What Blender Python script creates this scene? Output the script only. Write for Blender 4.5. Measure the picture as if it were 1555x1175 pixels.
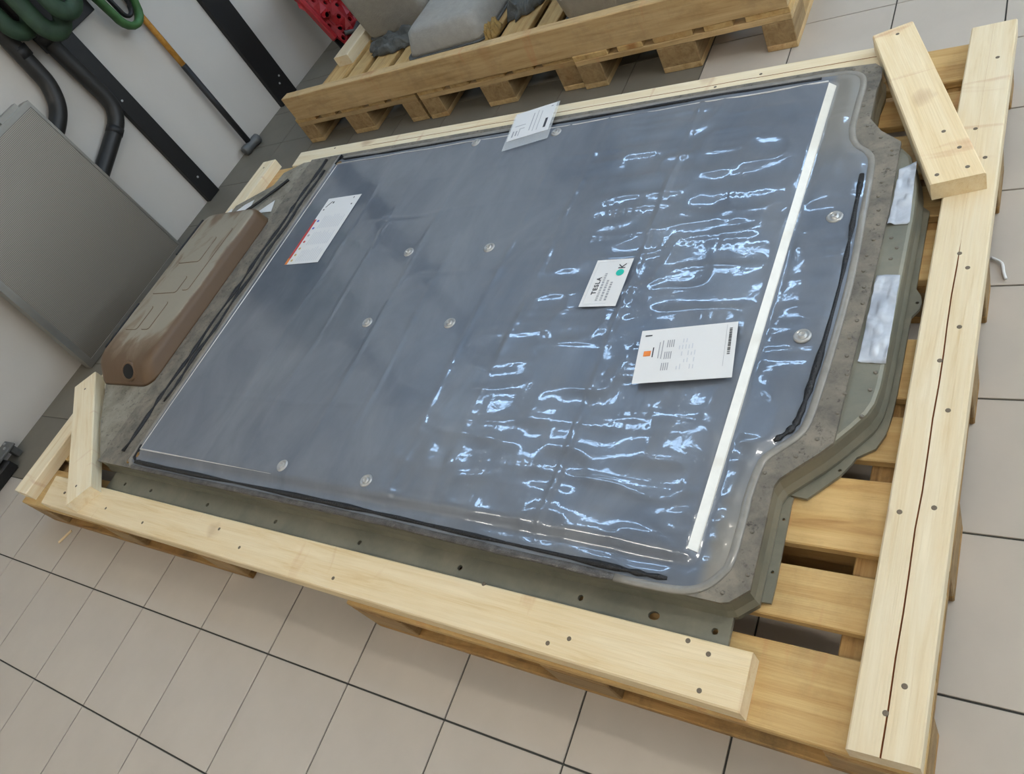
import bpy, bmesh, math, random
import numpy as np
from mathutils import Vector, Matrix, geometry

for o in list(bpy.data.objects): bpy.data.objects.remove(o)
SC = bpy.context.scene
COL = SC.collection
random.seed(7)

# ------------------------------------------------------------------ camera
cam_d = bpy.data.cameras.new('camera'); cam = bpy.data.objects.new('camera', cam_d); COL.objects.link(cam)
cam_d.sensor_fit = 'HORIZONTAL'; cam_d.sensor_width = 36.0; cam_d.lens = 1167.63 / 1555 * 36.0
cam_d.clip_start = 0.05; cam_d.clip_end = 100
_R = ((0.81719479, 0.3608385, -0.44943103), (0.03720337, -0.81117061, -0.58362501), (-0.57515961, 0.46021497, -0.67630881))
cam.matrix_world = Matrix(((_R[0][0], -_R[1][0], -_R[2][0], 3.14801636),
                           (_R[0][1], -_R[1][1], -_R[2][1], -0.12865978),
                           (_R[0][2], -_R[1][2], -_R[2][2], 1.47606265), (0, 0, 0, 1)))
SC.camera = cam

# ------------------------------------------------------------------ world, exposure
W = bpy.data.worlds.new('world'); SC.world = W; W.use_nodes = True
W.node_tree.nodes['Background'].inputs[0].default_value = (0.75, 0.85, 1.0, 1)
W.node_tree.nodes['Background'].inputs[1].default_value = 0.4
SC.view_settings.view_transform = 'Standard'; SC.view_settings.look = 'None'
SC.view_settings.exposure = 0.22; SC.view_settings.gamma = 1.0; SC.view_settings.use_curve_mapping = False
ADDED_LAMP = 30.0       # strength of the tubes in the added ceiling lights
ADDED_PANE = 4.6        # strength of the glowing panes in the added window

# ------------------------------------------------------------------ materials
def new_mat(name):
    m = bpy.data.materials.new(name); m.use_nodes = True
    nt = m.node_tree; return m, nt, nt.nodes['Principled BSDF']
def N(nt, kind, **kw):
    n = nt.nodes.new(kind)
    for k, v in kw.items():
        if k in n.inputs: n.inputs[k].default_value = v
        else: setattr(n, k, v)
    return n
def ramp(nt, stops):
    r = nt.nodes.new('ShaderNodeValToRGB'); e = r.color_ramp.elements
    e[0].position, e[0].color = stops[0][0], (*stops[0][1], 1)
    e[1].position, e[1].color = stops[-1][0], (*stops[-1][1], 1)
    for p, c in stops[1:-1]:
        q = e.new(p); q.color = (*c, 1)
    return r
def s2l(c):
    return tuple(((v / 255) / 12.92 if v / 255 <= 0.04045 else ((v / 255 + 0.055) / 1.055) ** 2.4) for v in c)
def mixc(nt, fac, a, b, mode='MIX'):
    m = nt.nodes.new('ShaderNodeMix'); m.data_type = 'RGBA'; m.blend_type = mode
    L = nt.links
    for s, v in ((0, fac), (6, a), (7, b)):
        if hasattr(v, 'is_linked') or isinstance(v, bpy.types.NodeSocket): L.new(v, m.inputs[s])
        elif s == 0: m.inputs[0].default_value = v
        else: m.inputs[s].default_value = (*v, 1)
    return m.outputs[2]
def plain(name, rgb, rough=0.5, metal=0.0, var=0.12, scale=12.0, bump=0.0, coat=0.0, spec=0.5):
    "one colour with soft blotchy variation"
    m, nt, b = new_mat(name); L = nt.links
    tc = N(nt, 'ShaderNodeTexCoord'); n = N(nt, 'ShaderNodeTexNoise', Scale=scale, Detail=6.0, Roughness=0.6)
    L.new(tc.outputs['Object'], n.inputs['Vector'])
    c = s2l(rgb)
    r = ramp(nt, [(0.3, tuple(v * (1 - var) for v in c)), (0.7, tuple(min(1, v * (1 + var)) for v in c))])
    L.new(n.outputs[0], r.inputs[0]); L.new(r.outputs[0], b.inputs['Base Color'])
    b.inputs['Roughness'].default_value = rough; b.inputs['Metallic'].default_value = metal
    b.inputs['Coat Weight'].default_value = coat; b.inputs['Specular IOR Level'].default_value = spec
    if bump:
        bp = N(nt, 'ShaderNodeBump', Strength=bump, Distance=0.01); n2 = N(nt, 'ShaderNodeTexNoise', Scale=scale * 6, Detail=4.0)
        L.new(tc.outputs['Object'], n2.inputs['Vector']); L.new(n2.outputs[0], bp.inputs['Height']); L.new(bp.outputs[0], b.inputs['Normal'])
    return m
def wood(name, pale, mid, dark, knots=1.0, dirt=0.0, rough=0.62):
    "timber with the grain along local X"
    m, nt, b = new_mat(name); L = nt.links
    tc = N(nt, 'ShaderNodeTexCoord'); oi = N(nt, 'ShaderNodeObjectInfo')
    off = N(nt, 'ShaderNodeVectorMath', operation='SCALE'); comb = N(nt, 'ShaderNodeCombineXYZ')
    for k in range(3): L.new(oi.outputs['Random'], comb.inputs[k])
    L.new(comb.outputs[0], off.inputs[0]); off.inputs['Scale'].default_value = 17.0
    add = N(nt, 'ShaderNodeVectorMath', operation='ADD'); L.new(tc.outputs['Object'], add.inputs[0]); L.new(off.outputs[0], add.inputs[1])
    mp = N(nt, 'ShaderNodeMapping'); mp.inputs['Scale'].default_value = (1.0, 14, 14); L.new(add.outputs[0], mp.inputs[0])
    g = N(nt, 'ShaderNodeTexNoise', Scale=3.0, Detail=8.0, Roughness=0.65, Distortion=0.6); L.new(mp.outputs[0], g.inputs['Vector'])
    r = ramp(nt, [(0.25, s2l(dark)), (0.42, s2l(mid)), (0.62, s2l(pale)), (0.85, s2l(tuple(min(255, v * 1.04) for v in pale)))])
    L.new(g.outputs[0], r.inputs[0]); col = r.outputs[0]
    # fine fibres
    mp2 = N(nt, 'ShaderNodeMapping'); mp2.inputs['Scale'].default_value = (3.0, 160, 160); L.new(add.outputs[0], mp2.inputs[0])
    f = N(nt, 'ShaderNodeTexNoise', Scale=2.0, Detail=3.0); L.new(mp2.outputs[0], f.inputs['Vector'])
    fr = ramp(nt, [(0.3, (0.93, 0.92, 0.89)), (0.6, (1, 1, 1))]); L.new(f.outputs[0], fr.inputs[0])
    col = mixc(nt, 0.7, col, fr.outputs[0], 'MULTIPLY')
    # brown knots and cross streaks
    mp3 = N(nt, 'ShaderNodeMapping'); mp3.inputs['Scale'].default_value = (4.6, 6.5, 0.5); L.new(add.outputs[0], mp3.inputs[0])
    nz = N(nt, 'ShaderNodeTexNoise', Scale=3.0, Detail=2.0); L.new(mp3.outputs[0], nz.inputs['Vector'])
    vm = N(nt, 'ShaderNodeVectorMath', operation='MULTIPLY_ADD'); L.new(nz.outputs[1], vm.inputs[0]); vm.inputs[1].default_value = (0.35, 0.35, 0.1); L.new(mp3.outputs[0], vm.inputs[2])
    v = N(nt, 'ShaderNodeTexVoronoi', Scale=1.0); L.new(vm.outputs[0], v.inputs['Vector'])
    kr = ramp(nt, [(0.05, (1, 1, 1)), (0.10, (0.6, 0.6, 0.6)), (0.22, (0, 0, 0))]); L.new(v.outputs['Distance'], kr.inputs[0])
    km = N(nt, 'ShaderNodeMath', operation='MULTIPLY'); L.new(kr.outputs[0], km.inputs[0]); km.inputs[1].default_value = 0.85 * knots
    kp = N(nt, 'ShaderNodeSeparateColor'); L.new(v.outputs['Color'], kp.inputs[0]); kg = N(nt, 'ShaderNodeMath', operation='GREATER_THAN'); L.new(kp.outputs[0], kg.inputs[0]); kg.inputs[1].default_value = 0.45
    kk = N(nt, 'ShaderNodeMath', operation='MULTIPLY'); L.new(km.outputs[0], kk.inputs[0]); L.new(kg.outputs[0], kk.inputs[1]); km = kk
    col = mixc(nt, km.outputs[0], col, s2l((150, 98, 52)))
    mp4 = N(nt, 'ShaderNodeMapping'); mp4.inputs['Scale'].default_value = (9.0, 1.4, 1.4); L.new(add.outputs[0], mp4.inputs[0])
    st = N(nt, 'ShaderNodeTexNoise', Scale=1.6, Detail=4.0, Distortion=0.8); L.new(mp4.outputs[0], st.inputs['Vector'])
    sr = ramp(nt, [(0.62, (0, 0, 0)), (0.74, (1, 1, 1))]); L.new(st.outputs[0], sr.inputs[0])
    sm = N(nt, 'ShaderNodeMath', operation='MULTIPLY'); L.new(sr.outputs[0], sm.inputs[0]); sm.inputs[1].default_value = 0.55 * knots
    col = mixc(nt, sm.outputs[0], col, s2l((188, 130, 88)))
    if dirt:
        d = N(nt, 'ShaderNodeTexNoise', Scale=9.0, Detail=7.0, Roughness=0.7); L.new(add.outputs[0], d.inputs['Vector'])
        dr = ramp(nt, [(0.48, (0, 0, 0)), (0.72, (1, 1, 1))]); L.new(d.outputs[0], dr.inputs[0])
        dm = N(nt, 'ShaderNodeMath', operation='MULTIPLY'); L.new(dr.outputs[0], dm.inputs[0]); dm.inputs[1].default_value = dirt
        col = mixc(nt, dm.outputs[0], col, s2l((78, 66, 48)))
    # each piece a little lighter or darker
    hv = N(nt, 'ShaderNodeHueSaturation'); mr = N(nt, 'ShaderNodeMapRange'); L.new(oi.outputs['Random'], mr.inputs[0])
    mr.inputs[3].default_value = 0.88; mr.inputs[4].default_value = 1.1
    L.new(mr.outputs[0], hv.inputs['Value']); L.new(col, hv.inputs['Color']); L.new(hv.outputs[0], b.inputs['Base Color'])
    b.inputs['Roughness'].default_value = rough; b.inputs['Specular IOR Level'].default_value = 0.3
    bp = N(nt, 'ShaderNodeBump', Strength=0.25, Distance=0.004); L.new(f.outputs[0], bp.inputs['Height']); L.new(bp.outputs[0], b.inputs['Normal'])
    return m
def dirty_metal(name, base, dust, amount=0.5, rough=0.5, metal=0.6, scale=9.0, speck=0.0):
    m, nt, b = new_mat(name); L = nt.links
    tc = N(nt, 'ShaderNodeTexCoord')
    n = N(nt, 'ShaderNodeTexNoise', Scale=scale, Detail=9.0, Roughness=0.68, Distortion=0.3); L.new(tc.outputs['Object'], n.inputs['Vector'])
    r = ramp(nt, [(0.5 - amount * 0.35, s2l(base)), (0.82 - amount * 0.35, s2l(dust))]); L.new(n.outputs[0], r.inputs[0]); col = r.outputs[0]
    if speck:
        s = N(nt, 'ShaderNodeTexNoise', Scale=70.0, Detail=5.0, Roughness=0.75); L.new(tc.outputs['Object'], s.inputs['Vector'])
        sr = ramp(nt, [(0.56, (0, 0, 0)), (0.7, (1, 1, 1))]); L.new(s.outputs[0], sr.inputs[0])
        sm = N(nt, 'ShaderNodeMath', operation='MULTIPLY'); L.new(sr.outputs[0], sm.inputs[0]); sm.inputs[1].default_value = speck
        col = mixc(nt, sm.outputs[0], col, s2l((38, 34, 28)))
    L.new(col, b.inputs['Base Color'])
    b.inputs['Metallic'].default_value = metal
    rr = N(nt, 'ShaderNodeMapRange'); L.new(n.outputs[0], rr.inputs[0]); rr.inputs[3].default_value = rough - 0.12; rr.inputs[4].default_value = rough + 0.2
    L.new(rr.outputs[0], b.inputs['Roughness'])
    bp = N(nt, 'ShaderNodeBump', Strength=0.3, Distance=0.004); L.new(n.outputs[0], bp.inputs['Height']); L.new(bp.outputs[0], b.inputs['Normal'])
    return m

M = {}
M['pine'] = wood('pale_pine', (236, 222, 192), (230, 212, 176), (216, 190, 146), knots=1.0)
M['pine_warm'] = wood('warm_pine', (234, 216, 180), (228, 206, 164), (212, 182, 132), knots=1.0)
M['pallet'] = wood('pallet_wood', (203, 172, 118), (190, 155, 100), (163, 124, 74), knots=0.9, dirt=0.25)
M['pallet_old'] = wood('old_pallet_wood', (198, 170, 126), (184, 154, 108), (152, 120, 76), knots=0.8, dirt=0.3)
M['pallet_skid'] = wood('skid_wood', (178, 142, 88), (158, 120, 70), (105, 76, 44), knots=0.6, dirt=0.8)
M['chip'] = wood('pressed_block_wood', (168, 142, 102), (150, 122, 84), (124, 98, 62), knots=0.3, dirt=0.35)
M['crack'] = plain('resin_crack', (150, 92, 48), 0.9)
M['tile'] = plain('light_floor_tile', (181, 172, 160), 0.42, var=0.05, scale=5.0, spec=0.35)
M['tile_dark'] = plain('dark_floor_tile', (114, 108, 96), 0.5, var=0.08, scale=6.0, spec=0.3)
M['grout'] = plain('dark_grout', (66, 66, 62), 0.9, var=0.1)
M['wall'] = plain('white_wall_paint', (193, 187, 178), 0.75, var=0.03, scale=2.5, bump=0.05)
M['ceiling'] = plain('ceiling_paint', (205, 205, 203), 0.85, var=0.03)
M['black_steel'] = plain('black_painted_steel', (19, 18, 18), 0.45, var=0.2)
M['black_rubber'] = plain('black_rubber', (26, 26, 27), 0.55, var=0.25)
M['hose'] = plain('black_hose_rubber', (31, 30, 28), 0.5, var=0.35, scale=6.0)
M['dark'] = plain('dark_void', (14, 14, 14), 0.8)
M['screw'] = plain('zinc_screw', (112, 100, 84), 0.55, metal=0.3)
M['bolt'] = plain('steel_bolt', (172, 172, 170), 0.32, metal=0.45)
M['case'] = dirty_metal('tray_aluminium', (112, 112, 100), (138, 134, 118), 0.5, 0.42, 0.35, 7.0)
M['sheet'] = dirty_metal('dusty_top_sheet', (92, 88, 80), (138, 130, 116), 0.5, 0.6, 0.15, 18.0, speck=0.8)
M['front'] = dirty_metal('muddy_front_plate', (112, 106, 92), (152, 146, 132), 0.5, 0.65, 0.1, 10.0, speck=0.8)
M['shade_or_gasket'] = plain('black_shade_or_gasket', (22, 22, 24), 0.45, var=0.3, scale=40, bump=0.4)
M['paper'] = plain('white_paper', (222, 222, 221), 0.55, var=0.01)
M['ink'] = plain('grey_print', (158, 160, 164), 0.6)
M['ink_faint'] = plain('faint_print', (200, 203, 208), 0.6, var=0.02)
M['ink_dark'] = plain('black_print', (48, 50, 56), 0.6)
M['red_ink'] = plain('red_print', (190, 62, 60), 0.5)
M['green_ink'] = plain('green_print', (22, 178, 160), 0.5, var=0.02)
M['orange_ink'] = plain('orange_print', (222, 128, 52), 0.5)
M['blue_ink'] = plain('blue_print', (92, 104, 190), 0.5)
M['tan_ink'] = plain('ochre_print', (196, 168, 96), 0.5)
M['orange_wood'] = wood('oiled_handle_wood', (190, 138, 62), (176, 122, 50), (140, 92, 36), knots=0.0)
M['green'] = plain('green_webbing', (58, 98, 52), 0.6, var=0.35, scale=16)
M['green_dark'] = plain('worn_green_webbing', (40, 62, 42), 0.65, var=0.4, scale=14)
M['red'] = plain('red_plastic', (176, 38, 44), 0.38, var=0.2, scale=14)
M['moulding'] = plain('grey_moulded_felt', (152, 149, 142), 0.6, var=0.08, scale=30, bump=0.35)
M['rag'] = plain('dark_grey_fabric', (84, 86, 84), 0.8, var=0.3, scale=18, bump=0.4)
M['foam'] = plain('torn_yellow_foam', (170, 140, 84), 0.9, var=0.3, scale=40, bump=0.6)
M['aluminium'] = plain('brushed_aluminium', (158, 155, 148), 0.38, metal=0.85, var=0.06)
M['grey_metal'] = plain('grey_cast_metal', (98, 98, 96), 0.5, metal=0.4)
M['rust'] = plain('brown_rust_stain', (128, 98, 52), 0.7, var=0.3, scale=40)

def hump_mat():
    m, nt, b = new_mat('muddy_brown_cover'); L = nt.links
    tc = N(nt, 'ShaderNodeTexCoord'); n = N(nt, 'ShaderNodeTexNoise', Scale=5.0, Detail=7.0, Roughness=0.6, Distortion=0.8)
    mp = N(nt, 'ShaderNodeMapping'); mp.inputs['Scale'].default_value = (1.6, 0.7, 1.0); L.new(tc.outputs['Object'], mp.inputs[0]); L.new(mp.outputs[0], n.inputs['Vector'])
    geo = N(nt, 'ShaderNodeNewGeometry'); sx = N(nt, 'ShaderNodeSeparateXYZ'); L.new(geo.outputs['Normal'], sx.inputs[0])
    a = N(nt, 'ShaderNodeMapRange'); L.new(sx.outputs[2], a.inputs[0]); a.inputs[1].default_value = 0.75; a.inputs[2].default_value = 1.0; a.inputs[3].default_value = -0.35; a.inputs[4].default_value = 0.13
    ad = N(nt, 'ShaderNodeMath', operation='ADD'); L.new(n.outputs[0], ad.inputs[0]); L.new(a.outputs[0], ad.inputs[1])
    # mud is thicker at the near end
    so = N(nt, 'ShaderNodeSeparateXYZ'); L.new(tc.outputs['Object'], so.inputs[0])
    e = N(nt, 'ShaderNodeMapRange'); L.new(so.outputs[1], e.inputs[0]); e.inputs[1].default_value = 0.74; e.inputs[2].default_value = 0.86; e.inputs[3].default_value = -0.25; e.inputs[4].default_value = 0.0
    ad2 = N(nt, 'ShaderNodeMath', operation='ADD'); L.new(ad.outputs[0], ad2.inputs[0]); L.new(e.outputs[0], ad2.inputs[1])
    r = ramp(nt, [(0.35, s2l((98, 76, 54))), (0.52, s2l((122, 104, 84))), (0.62, s2l((148, 140, 124)))]); L.new(ad2.outputs[0], r.inputs[0])
    L.new(r.outputs[0], b.inputs['Base Color']); b.inputs['Roughness'].default_value = 0.5
    bp = N(nt, 'ShaderNodeBump', Strength=0.3, Distance=0.005); L.new(n.outputs[0], bp.inputs['Height']); L.new(bp.outputs[0], b.inputs['Normal'])
    return m
M['hump'] = hump_mat()

def film_mat():
    "blue-grey plate seen under tight clear film"
    m, nt, b = new_mat('blue_grey_plate_under_clear_film'); L = nt.links
    tc = N(nt, 'ShaderNodeTexCoord')
    mp = N(nt, 'ShaderNodeMapping'); mp.inputs['Scale'].default_value = (3.2, 1.7, 1.0); L.new(tc.outputs['Object'], mp.inputs[0])
    n = N(nt, 'ShaderNodeTexNoise', Scale=1.6, Detail=6.0, Roughness=0.6, Distortion=0.5); L.new(mp.outputs[0], n.inputs['Vector'])
    r = ramp(nt, [(0.3, s2l((92, 101, 114))), (0.7, s2l((120, 126, 135)))]); L.new(n.outputs[0], r.inputs[0])
    # road dust on the low border at both right-hand corners
    so = N(nt, 'ShaderNodeSeparateXYZ'); L.new(tc.outputs['Object'], so.inputs[0])
    mx = N(nt, 'ShaderNodeMapRange', interpolation_type='SMOOTHSTEP'); L.new(so.outputs[0], mx.inputs[0]); mx.inputs[1].default_value = 2.645; mx.inputs[2].default_value = 2.675
    dy = N(nt, 'ShaderNodeMath', operation='SUBTRACT'); L.new(so.outputs[1], dy.inputs[0]); dy.inputs[1].default_value = 0.97
    ab = N(nt, 'ShaderNodeMath', operation='ABSOLUTE'); L.new(dy.outputs[0], ab.inputs[0])
    my = N(nt, 'ShaderNodeMapRange', interpolation_type='SMOOTHSTEP'); L.new(ab.outputs[0], my.inputs[0]); my.inputs[1].default_value = 0.30; my.inputs[2].default_value = 0.62
    mm = N(nt, 'ShaderNodeMath', operation='MULTIPLY'); L.new(mx.outputs[0], mm.inputs[0]); L.new(my.outputs[0], mm.inputs[1])
    L.new(mixc(nt, mm.outputs[0], r.outputs[0], s2l((132, 128, 120))), b.inputs['Base Color'])
    b.inputs['Metallic'].default_value = 0.15; b.inputs['Roughness'].default_value = 0.34
    b.inputs['Coat Weight'].default_value = 1.0; b.inputs['Coat Roughness'].default_value = 0.04; b.inputs['Coat IOR'].default_value = 1.55
    n2 = N(nt, 'ShaderNodeTexNoise', Scale=26.0, Detail=4.0, Roughness=0.5, Distortion=1.2); L.new(tc.outputs['Object'], n2.inputs['Vector'])
    bp = N(nt, 'ShaderNodeBump', Strength=0.12, Distance=0.004); L.new(n2.outputs[0], bp.inputs['Height'])
    L.new(bp.outputs[0], b.inputs['Coat Normal'])
    return m
M['film'] = film_mat()
def clear_mat():
    m, nt, b = new_mat('clear_plastic'); b.inputs['Base Color'].default_value = (0.9, 0.93, 0.95, 1)
    b.inputs['Roughness'].default_value = 0.1; b.inputs['Alpha'].default_value = 0.28; b.inputs['Coat Weight'].default_value = 0.6
    n = N(nt, 'ShaderNodeTexNoise', Scale=20.0); bp = N(nt, 'ShaderNodeBump', Strength=0.1)
    nt.links.new(n.outputs[0], bp.inputs['Height']); nt.links.new(bp.outputs[0], b.inputs['Normal'])
    return m
M['clear'] = clear_mat()
def tape_mat():
    m, nt, b = new_mat('silver_duct_tape'); L = nt.links
    tc = N(nt, 'ShaderNodeTexCoord'); n = N(nt, 'ShaderNodeTexNoise', Scale=24.0, Detail=3.0, Distortion=1.0); L.new(tc.outputs['Object'], n.inputs['Vector'])
    r = ramp(nt, [(0.35, s2l((164, 170, 180))), (0.65, s2l((190, 196, 204)))]); L.new(n.outputs[0], r.inputs[0]); L.new(r.outputs[0], b.inputs['Base Color'])
    b.inputs['Roughness'].default_value = 0.42; b.inputs['Metallic'].default_value = 0.1
    return m
M['tape'] = tape_mat()
def fin_mat():
    m, nt, b = new_mat('finned_aluminium'); L = nt.links
    tc = N(nt, 'ShaderNodeTexCoord'); w = N(nt, 'ShaderNodeTexWave', Scale=55.0, Distortion=0.0); w.bands_direction = 'Z'; L.new(tc.outputs['Object'], w.inputs['Vector'])
    w2 = N(nt, 'ShaderNodeTexWave', Scale=75.0); w2.bands_direction = 'Y'; L.new(tc.outputs['Object'], w2.inputs['Vector'])
    mm = N(nt, 'ShaderNodeMath', operation='MULTIPLY_ADD'); L.new(w2.outputs['Fac'], mm.inputs[0]); mm.inputs[1].default_value = 0.4; L.new(w.outputs['Fac'], mm.inputs[2])
    r = ramp(nt, [(0.1, s2l((94, 88, 80))), (1.0, s2l((160, 152, 140)))]); L.new(mm.outputs[0], r.inputs[0]); L.new(r.outputs[0], b.inputs['Base Color'])
    b.inputs['Metallic'].default_value = 0.75; b.inputs['Roughness'].default_value = 0.4
    bp = N(nt, 'ShaderNodeBump', Strength=0.25, Distance=0.002); L.new(mm.outputs[0], bp.inputs['Height']); L.new(bp.outputs[0], b.inputs['Normal'])
    return m
M['fins'] = fin_mat()
def emit(name, rgb, s):
    m, nt, b = new_mat(name); b.inputs['Emission Color'].default_value = (*rgb, 1); b.inputs['Emission Strength'].default_value = s
    b.inputs['Base Color'].default_value = (0.8, 0.8, 0.8, 1); return m
M['tube'] = emit('added_warm_tube', (1.0, 0.95, 0.86), ADDED_LAMP)
M['added_tube_cool'] = emit('added_cool_tube', (0.42, 0.66, 1.0), ADDED_LAMP * 0.55)  # cool tubes of the added lights, for blue glints on the film
M['pane'] = emit('added_window_glow', (0.72, 0.86, 1.0), ADDED_PANE)

# ------------------------------------------------------------------ mesh helpers
def link(name, me, mat, parent=None, loc=None, rot=None):
    o = bpy.data.objects.new(name, me); COL.objects.link(o)
    if mat is not None and me is not None and len(me.materials) == 0: me.materials.append(mat)
    if parent is not None: o.parent = parent
    if loc is not None: o.location = loc
    if rot is not None: o.rotation_euler = rot
    return o
def bm_obj(name, bm, mat, parent=None, smooth=False, loc=None, rot=None):
    bmesh.ops.recalc_face_normals(bm, faces=bm.faces)
    me = bpy.data.meshes.new(name); bm.to_mesh(me); bm.free()
    if smooth:
        for p in me.polygons: p.use_smooth = True
    return link(name, me, mat, parent, loc, rot)
def empty(name, loc=(0, 0, 0), rotz=0.0):
    o = bpy.data.objects.new(name, None); COL.objects.link(o); o.location = loc; o.rotation_euler = (0, 0, rotz); o.empty_display_size = 0.1
    return o
def tag(o, label, cat, group=None):
    o['label'] = label; o['category'] = cat
    if group: o['group'] = group
    return o
def struct(o, label=None):
    o['kind'] = 'structure'
    if label: o['label'] = label
    return o
def box(bm, x0, x1, y0, y1, z0, z1, bevel=0.0, seg=1):
    vs = [bm.verts.new(p) for p in ((x0, y0, z0), (x1, y0, z0), (x1, y1, z0), (x0, y1, z0), (x0, y0, z1), (x1, y0, z1), (x1, y1, z1), (x0, y1, z1))]
    fs = [bm.faces.new([vs[i] for i in f]) for f in ((0, 3, 2, 1), (4, 5, 6, 7), (0, 1, 5, 4), (1, 2, 6, 5), (2, 3, 7, 6), (3, 0, 4, 7))]
    if bevel:
        es = list({e for f in fs for e in f.edges})
        bmesh.ops.bevel(bm, geom=es, offset=bevel, segments=seg, affect='EDGES', profile=0.5)
def box_mesh(name, sx, sy, sz, bevel=0.002, mat=None):
    "box centred in x and y, base at z 0"
    bm = bmesh.new(); box(bm, -sx / 2, sx / 2, -sy / 2, sy / 2, 0, sz, bevel)
    bmesh.ops.recalc_face_normals(bm, faces=bm.faces)
    me = bpy.data.meshes.new(name); bm.to_mesh(me); bm.free()
    if mat: me.materials.append(mat)
    return me
def plate_bm(outline, z0, z1, holes=(), bevel=0.0):
    "flat plate from an outline with holes, walls all round"
    bm = bmesh.new(); es = []
    for loop in [outline] + list(holes):
        vs = [bm.verts.new((x, y, z1)) for x, y in loop]
        for i in range(len(vs)): es.append(bm.edges.new((vs[i], vs[(i + 1) % len(vs)])))
    bmesh.ops.triangle_fill(bm, use_beauty=True, use_dissolve=False, edges=es)
    r = bmesh.ops.extrude_face_region(bm, geom=list(bm.faces))
    for v in [g for g in r['geom'] if isinstance(g, bmesh.types.BMVert)]: v.co.z = z0
    return bm
def circle(cx, cy, r, n=12, sy=1.0):
    return [(cx + r * math.cos(2 * math.pi * i / n), cy + r * sy * math.sin(2 * math.pi * i / n)) for i in range(n)]
def loft_bm(rings, cap0=True, cap1=True):
    bm = bmesh.new(); R = [[bm.verts.new(p) for p in ring] for ring in rings]; n = len(R[0])
    for a, b in zip(R, R[1:]):
        for i in range(n): bm.faces.new((a[i], a[(i + 1) % n], b[(i + 1) % n], b[i]))
    if cap0: bm.faces.new(R[0][::-1])
    if cap1: bm.faces.new(R[-1])
    return bm
def tube_bm(path, r, n=12, closed=False, flat=1.0, bm=None):
    "tube along a path; r a number or a list; flat squashes the section across z"
    bm = bm or bmesh.new(); P = [Vector(p) for p in path]; k = len(P); rings = []
    prev = None
    for i in range(k):
        t = (P[(i + 1) % k] - P[i - 1]) if closed else (P[min(i + 1, k - 1)] - P[max(i - 1, 0)])
        t.normalize()
        up = Vector((0, 0, 1)) if abs(t.z) < 0.9 else Vector((1, 0, 0))
        if prev is not None: up = prev - prev.dot(t) * t
        a = up.cross(t).normalized(); b = t.cross(a).normalized(); prev = b
        rr = r[i] if isinstance(r, (list, tuple)) else r
        rings.append([bm.verts.new(P[i] + a * rr * math.cos(2 * math.pi * j / n) + b * rr * flat * math.sin(2 * math.pi * j / n)) for j in range(n)])
    m = k if closed else k - 1
    for i in range(m):
        A, B = rings[i], rings[(i + 1) % k]
        for j in range(n): bm.faces.new((A[j], A[(j + 1) % n], B[(j + 1) % n], B[j]))
    if not closed: bm.faces.new(rings[0][::-1]); bm.faces.new(rings[-1])
    return bm
def lathe_bm(prof, n=16, close=True):
    bm = bmesh.new(); rings = []
    for r, z in prof: rings.append([bm.verts.new((r * math.cos(2 * math.pi * i / n), r * math.sin(2 * math.pi * i / n), z)) for i in range(n)])
    for a, b in zip(rings, rings[1:]):
        for i in range(n): bm.faces.new((a[i], a[(i + 1) % n], b[(i + 1) % n], b[i]))
    if close: bm.faces.new(rings[-1]); bm.faces.new(rings[0][::-1])
    return bm
def smooth_path(pts, per=6, closed=False):
    "Catmull-Rom through the points"
    P = [np.array(p, float) for p in pts]; out = []; k = len(P)
    for i in range(k if closed else k - 1):
        a = P[(i - 1) % k] if closed or i > 0 else P[0]; b = P[i]; c = P[(i + 1) % k]; d = P[(i + 2) % k] if closed or i + 2 < k else P[-1]
        for s in range(per):
            t = s / per
            out.append(tuple(0.5 * (2 * b + (c - a) * t + (2 * a - 5 * b + 4 * c - d) * t * t + (3 * b - a - 3 * c + d) * t ** 3)))
    if not closed: out.append(tuple(P[-1]))
    return out
def offset_poly(P, d):
    "inward offset of a counter-clockwise outline"
    out = []; k = len(P)
    for i in range(k):
        a, b, c = np.array(P[i - 1]), np.array(P[i]), np.array(P[(i + 1) % k])
        u = b - a; v = c - b; u = u / (np.linalg.norm(u) + 1e-9); v = v / (np.linalg.norm(v) + 1e-9)
        n1 = np.array((-u[1], u[0])); n2 = np.array((-v[1], v[0])); m = n1 + n2; m = m / (np.linalg.norm(m) + 1e-9)
        out.append(tuple(b + m * d / max(0.5, float(m @ n1))))
    return out
def rrect(x0, x1, y0, y1, r, n=5):
    out = []
    for cx, cy, a in ((x1 - r, y0 + r, -90), (x1 - r, y1 - r, 0), (x0 + r, y1 - r, 90), (x0 + r, y0 + r, 180)):
        for i in range(n + 1):
            t = math.radians(a + 90 * i / n); out.append((cx + r * math.cos(t), cy + r * math.sin(t)))
    return out
def text_mesh(body, size, spacing=1.0, bold=0.0):
    c = bpy.data.curves.new('text', 'FONT'); c.body = body; c.size = size; c.extrude = 0.0001; c.align_x = 'LEFT'; c.resolution_u = 3; c.space_character = spacing; c.offset = bold
    o = bpy.data.objects.new('text', c); COL.objects.link(o)
    dg = bpy.context.evaluated_depsgraph_get(); me = bpy.data.meshes.new_from_object(o.evaluated_get(dg))
    bpy.data.objects.remove(o); me.materials.clear(); return me
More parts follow.
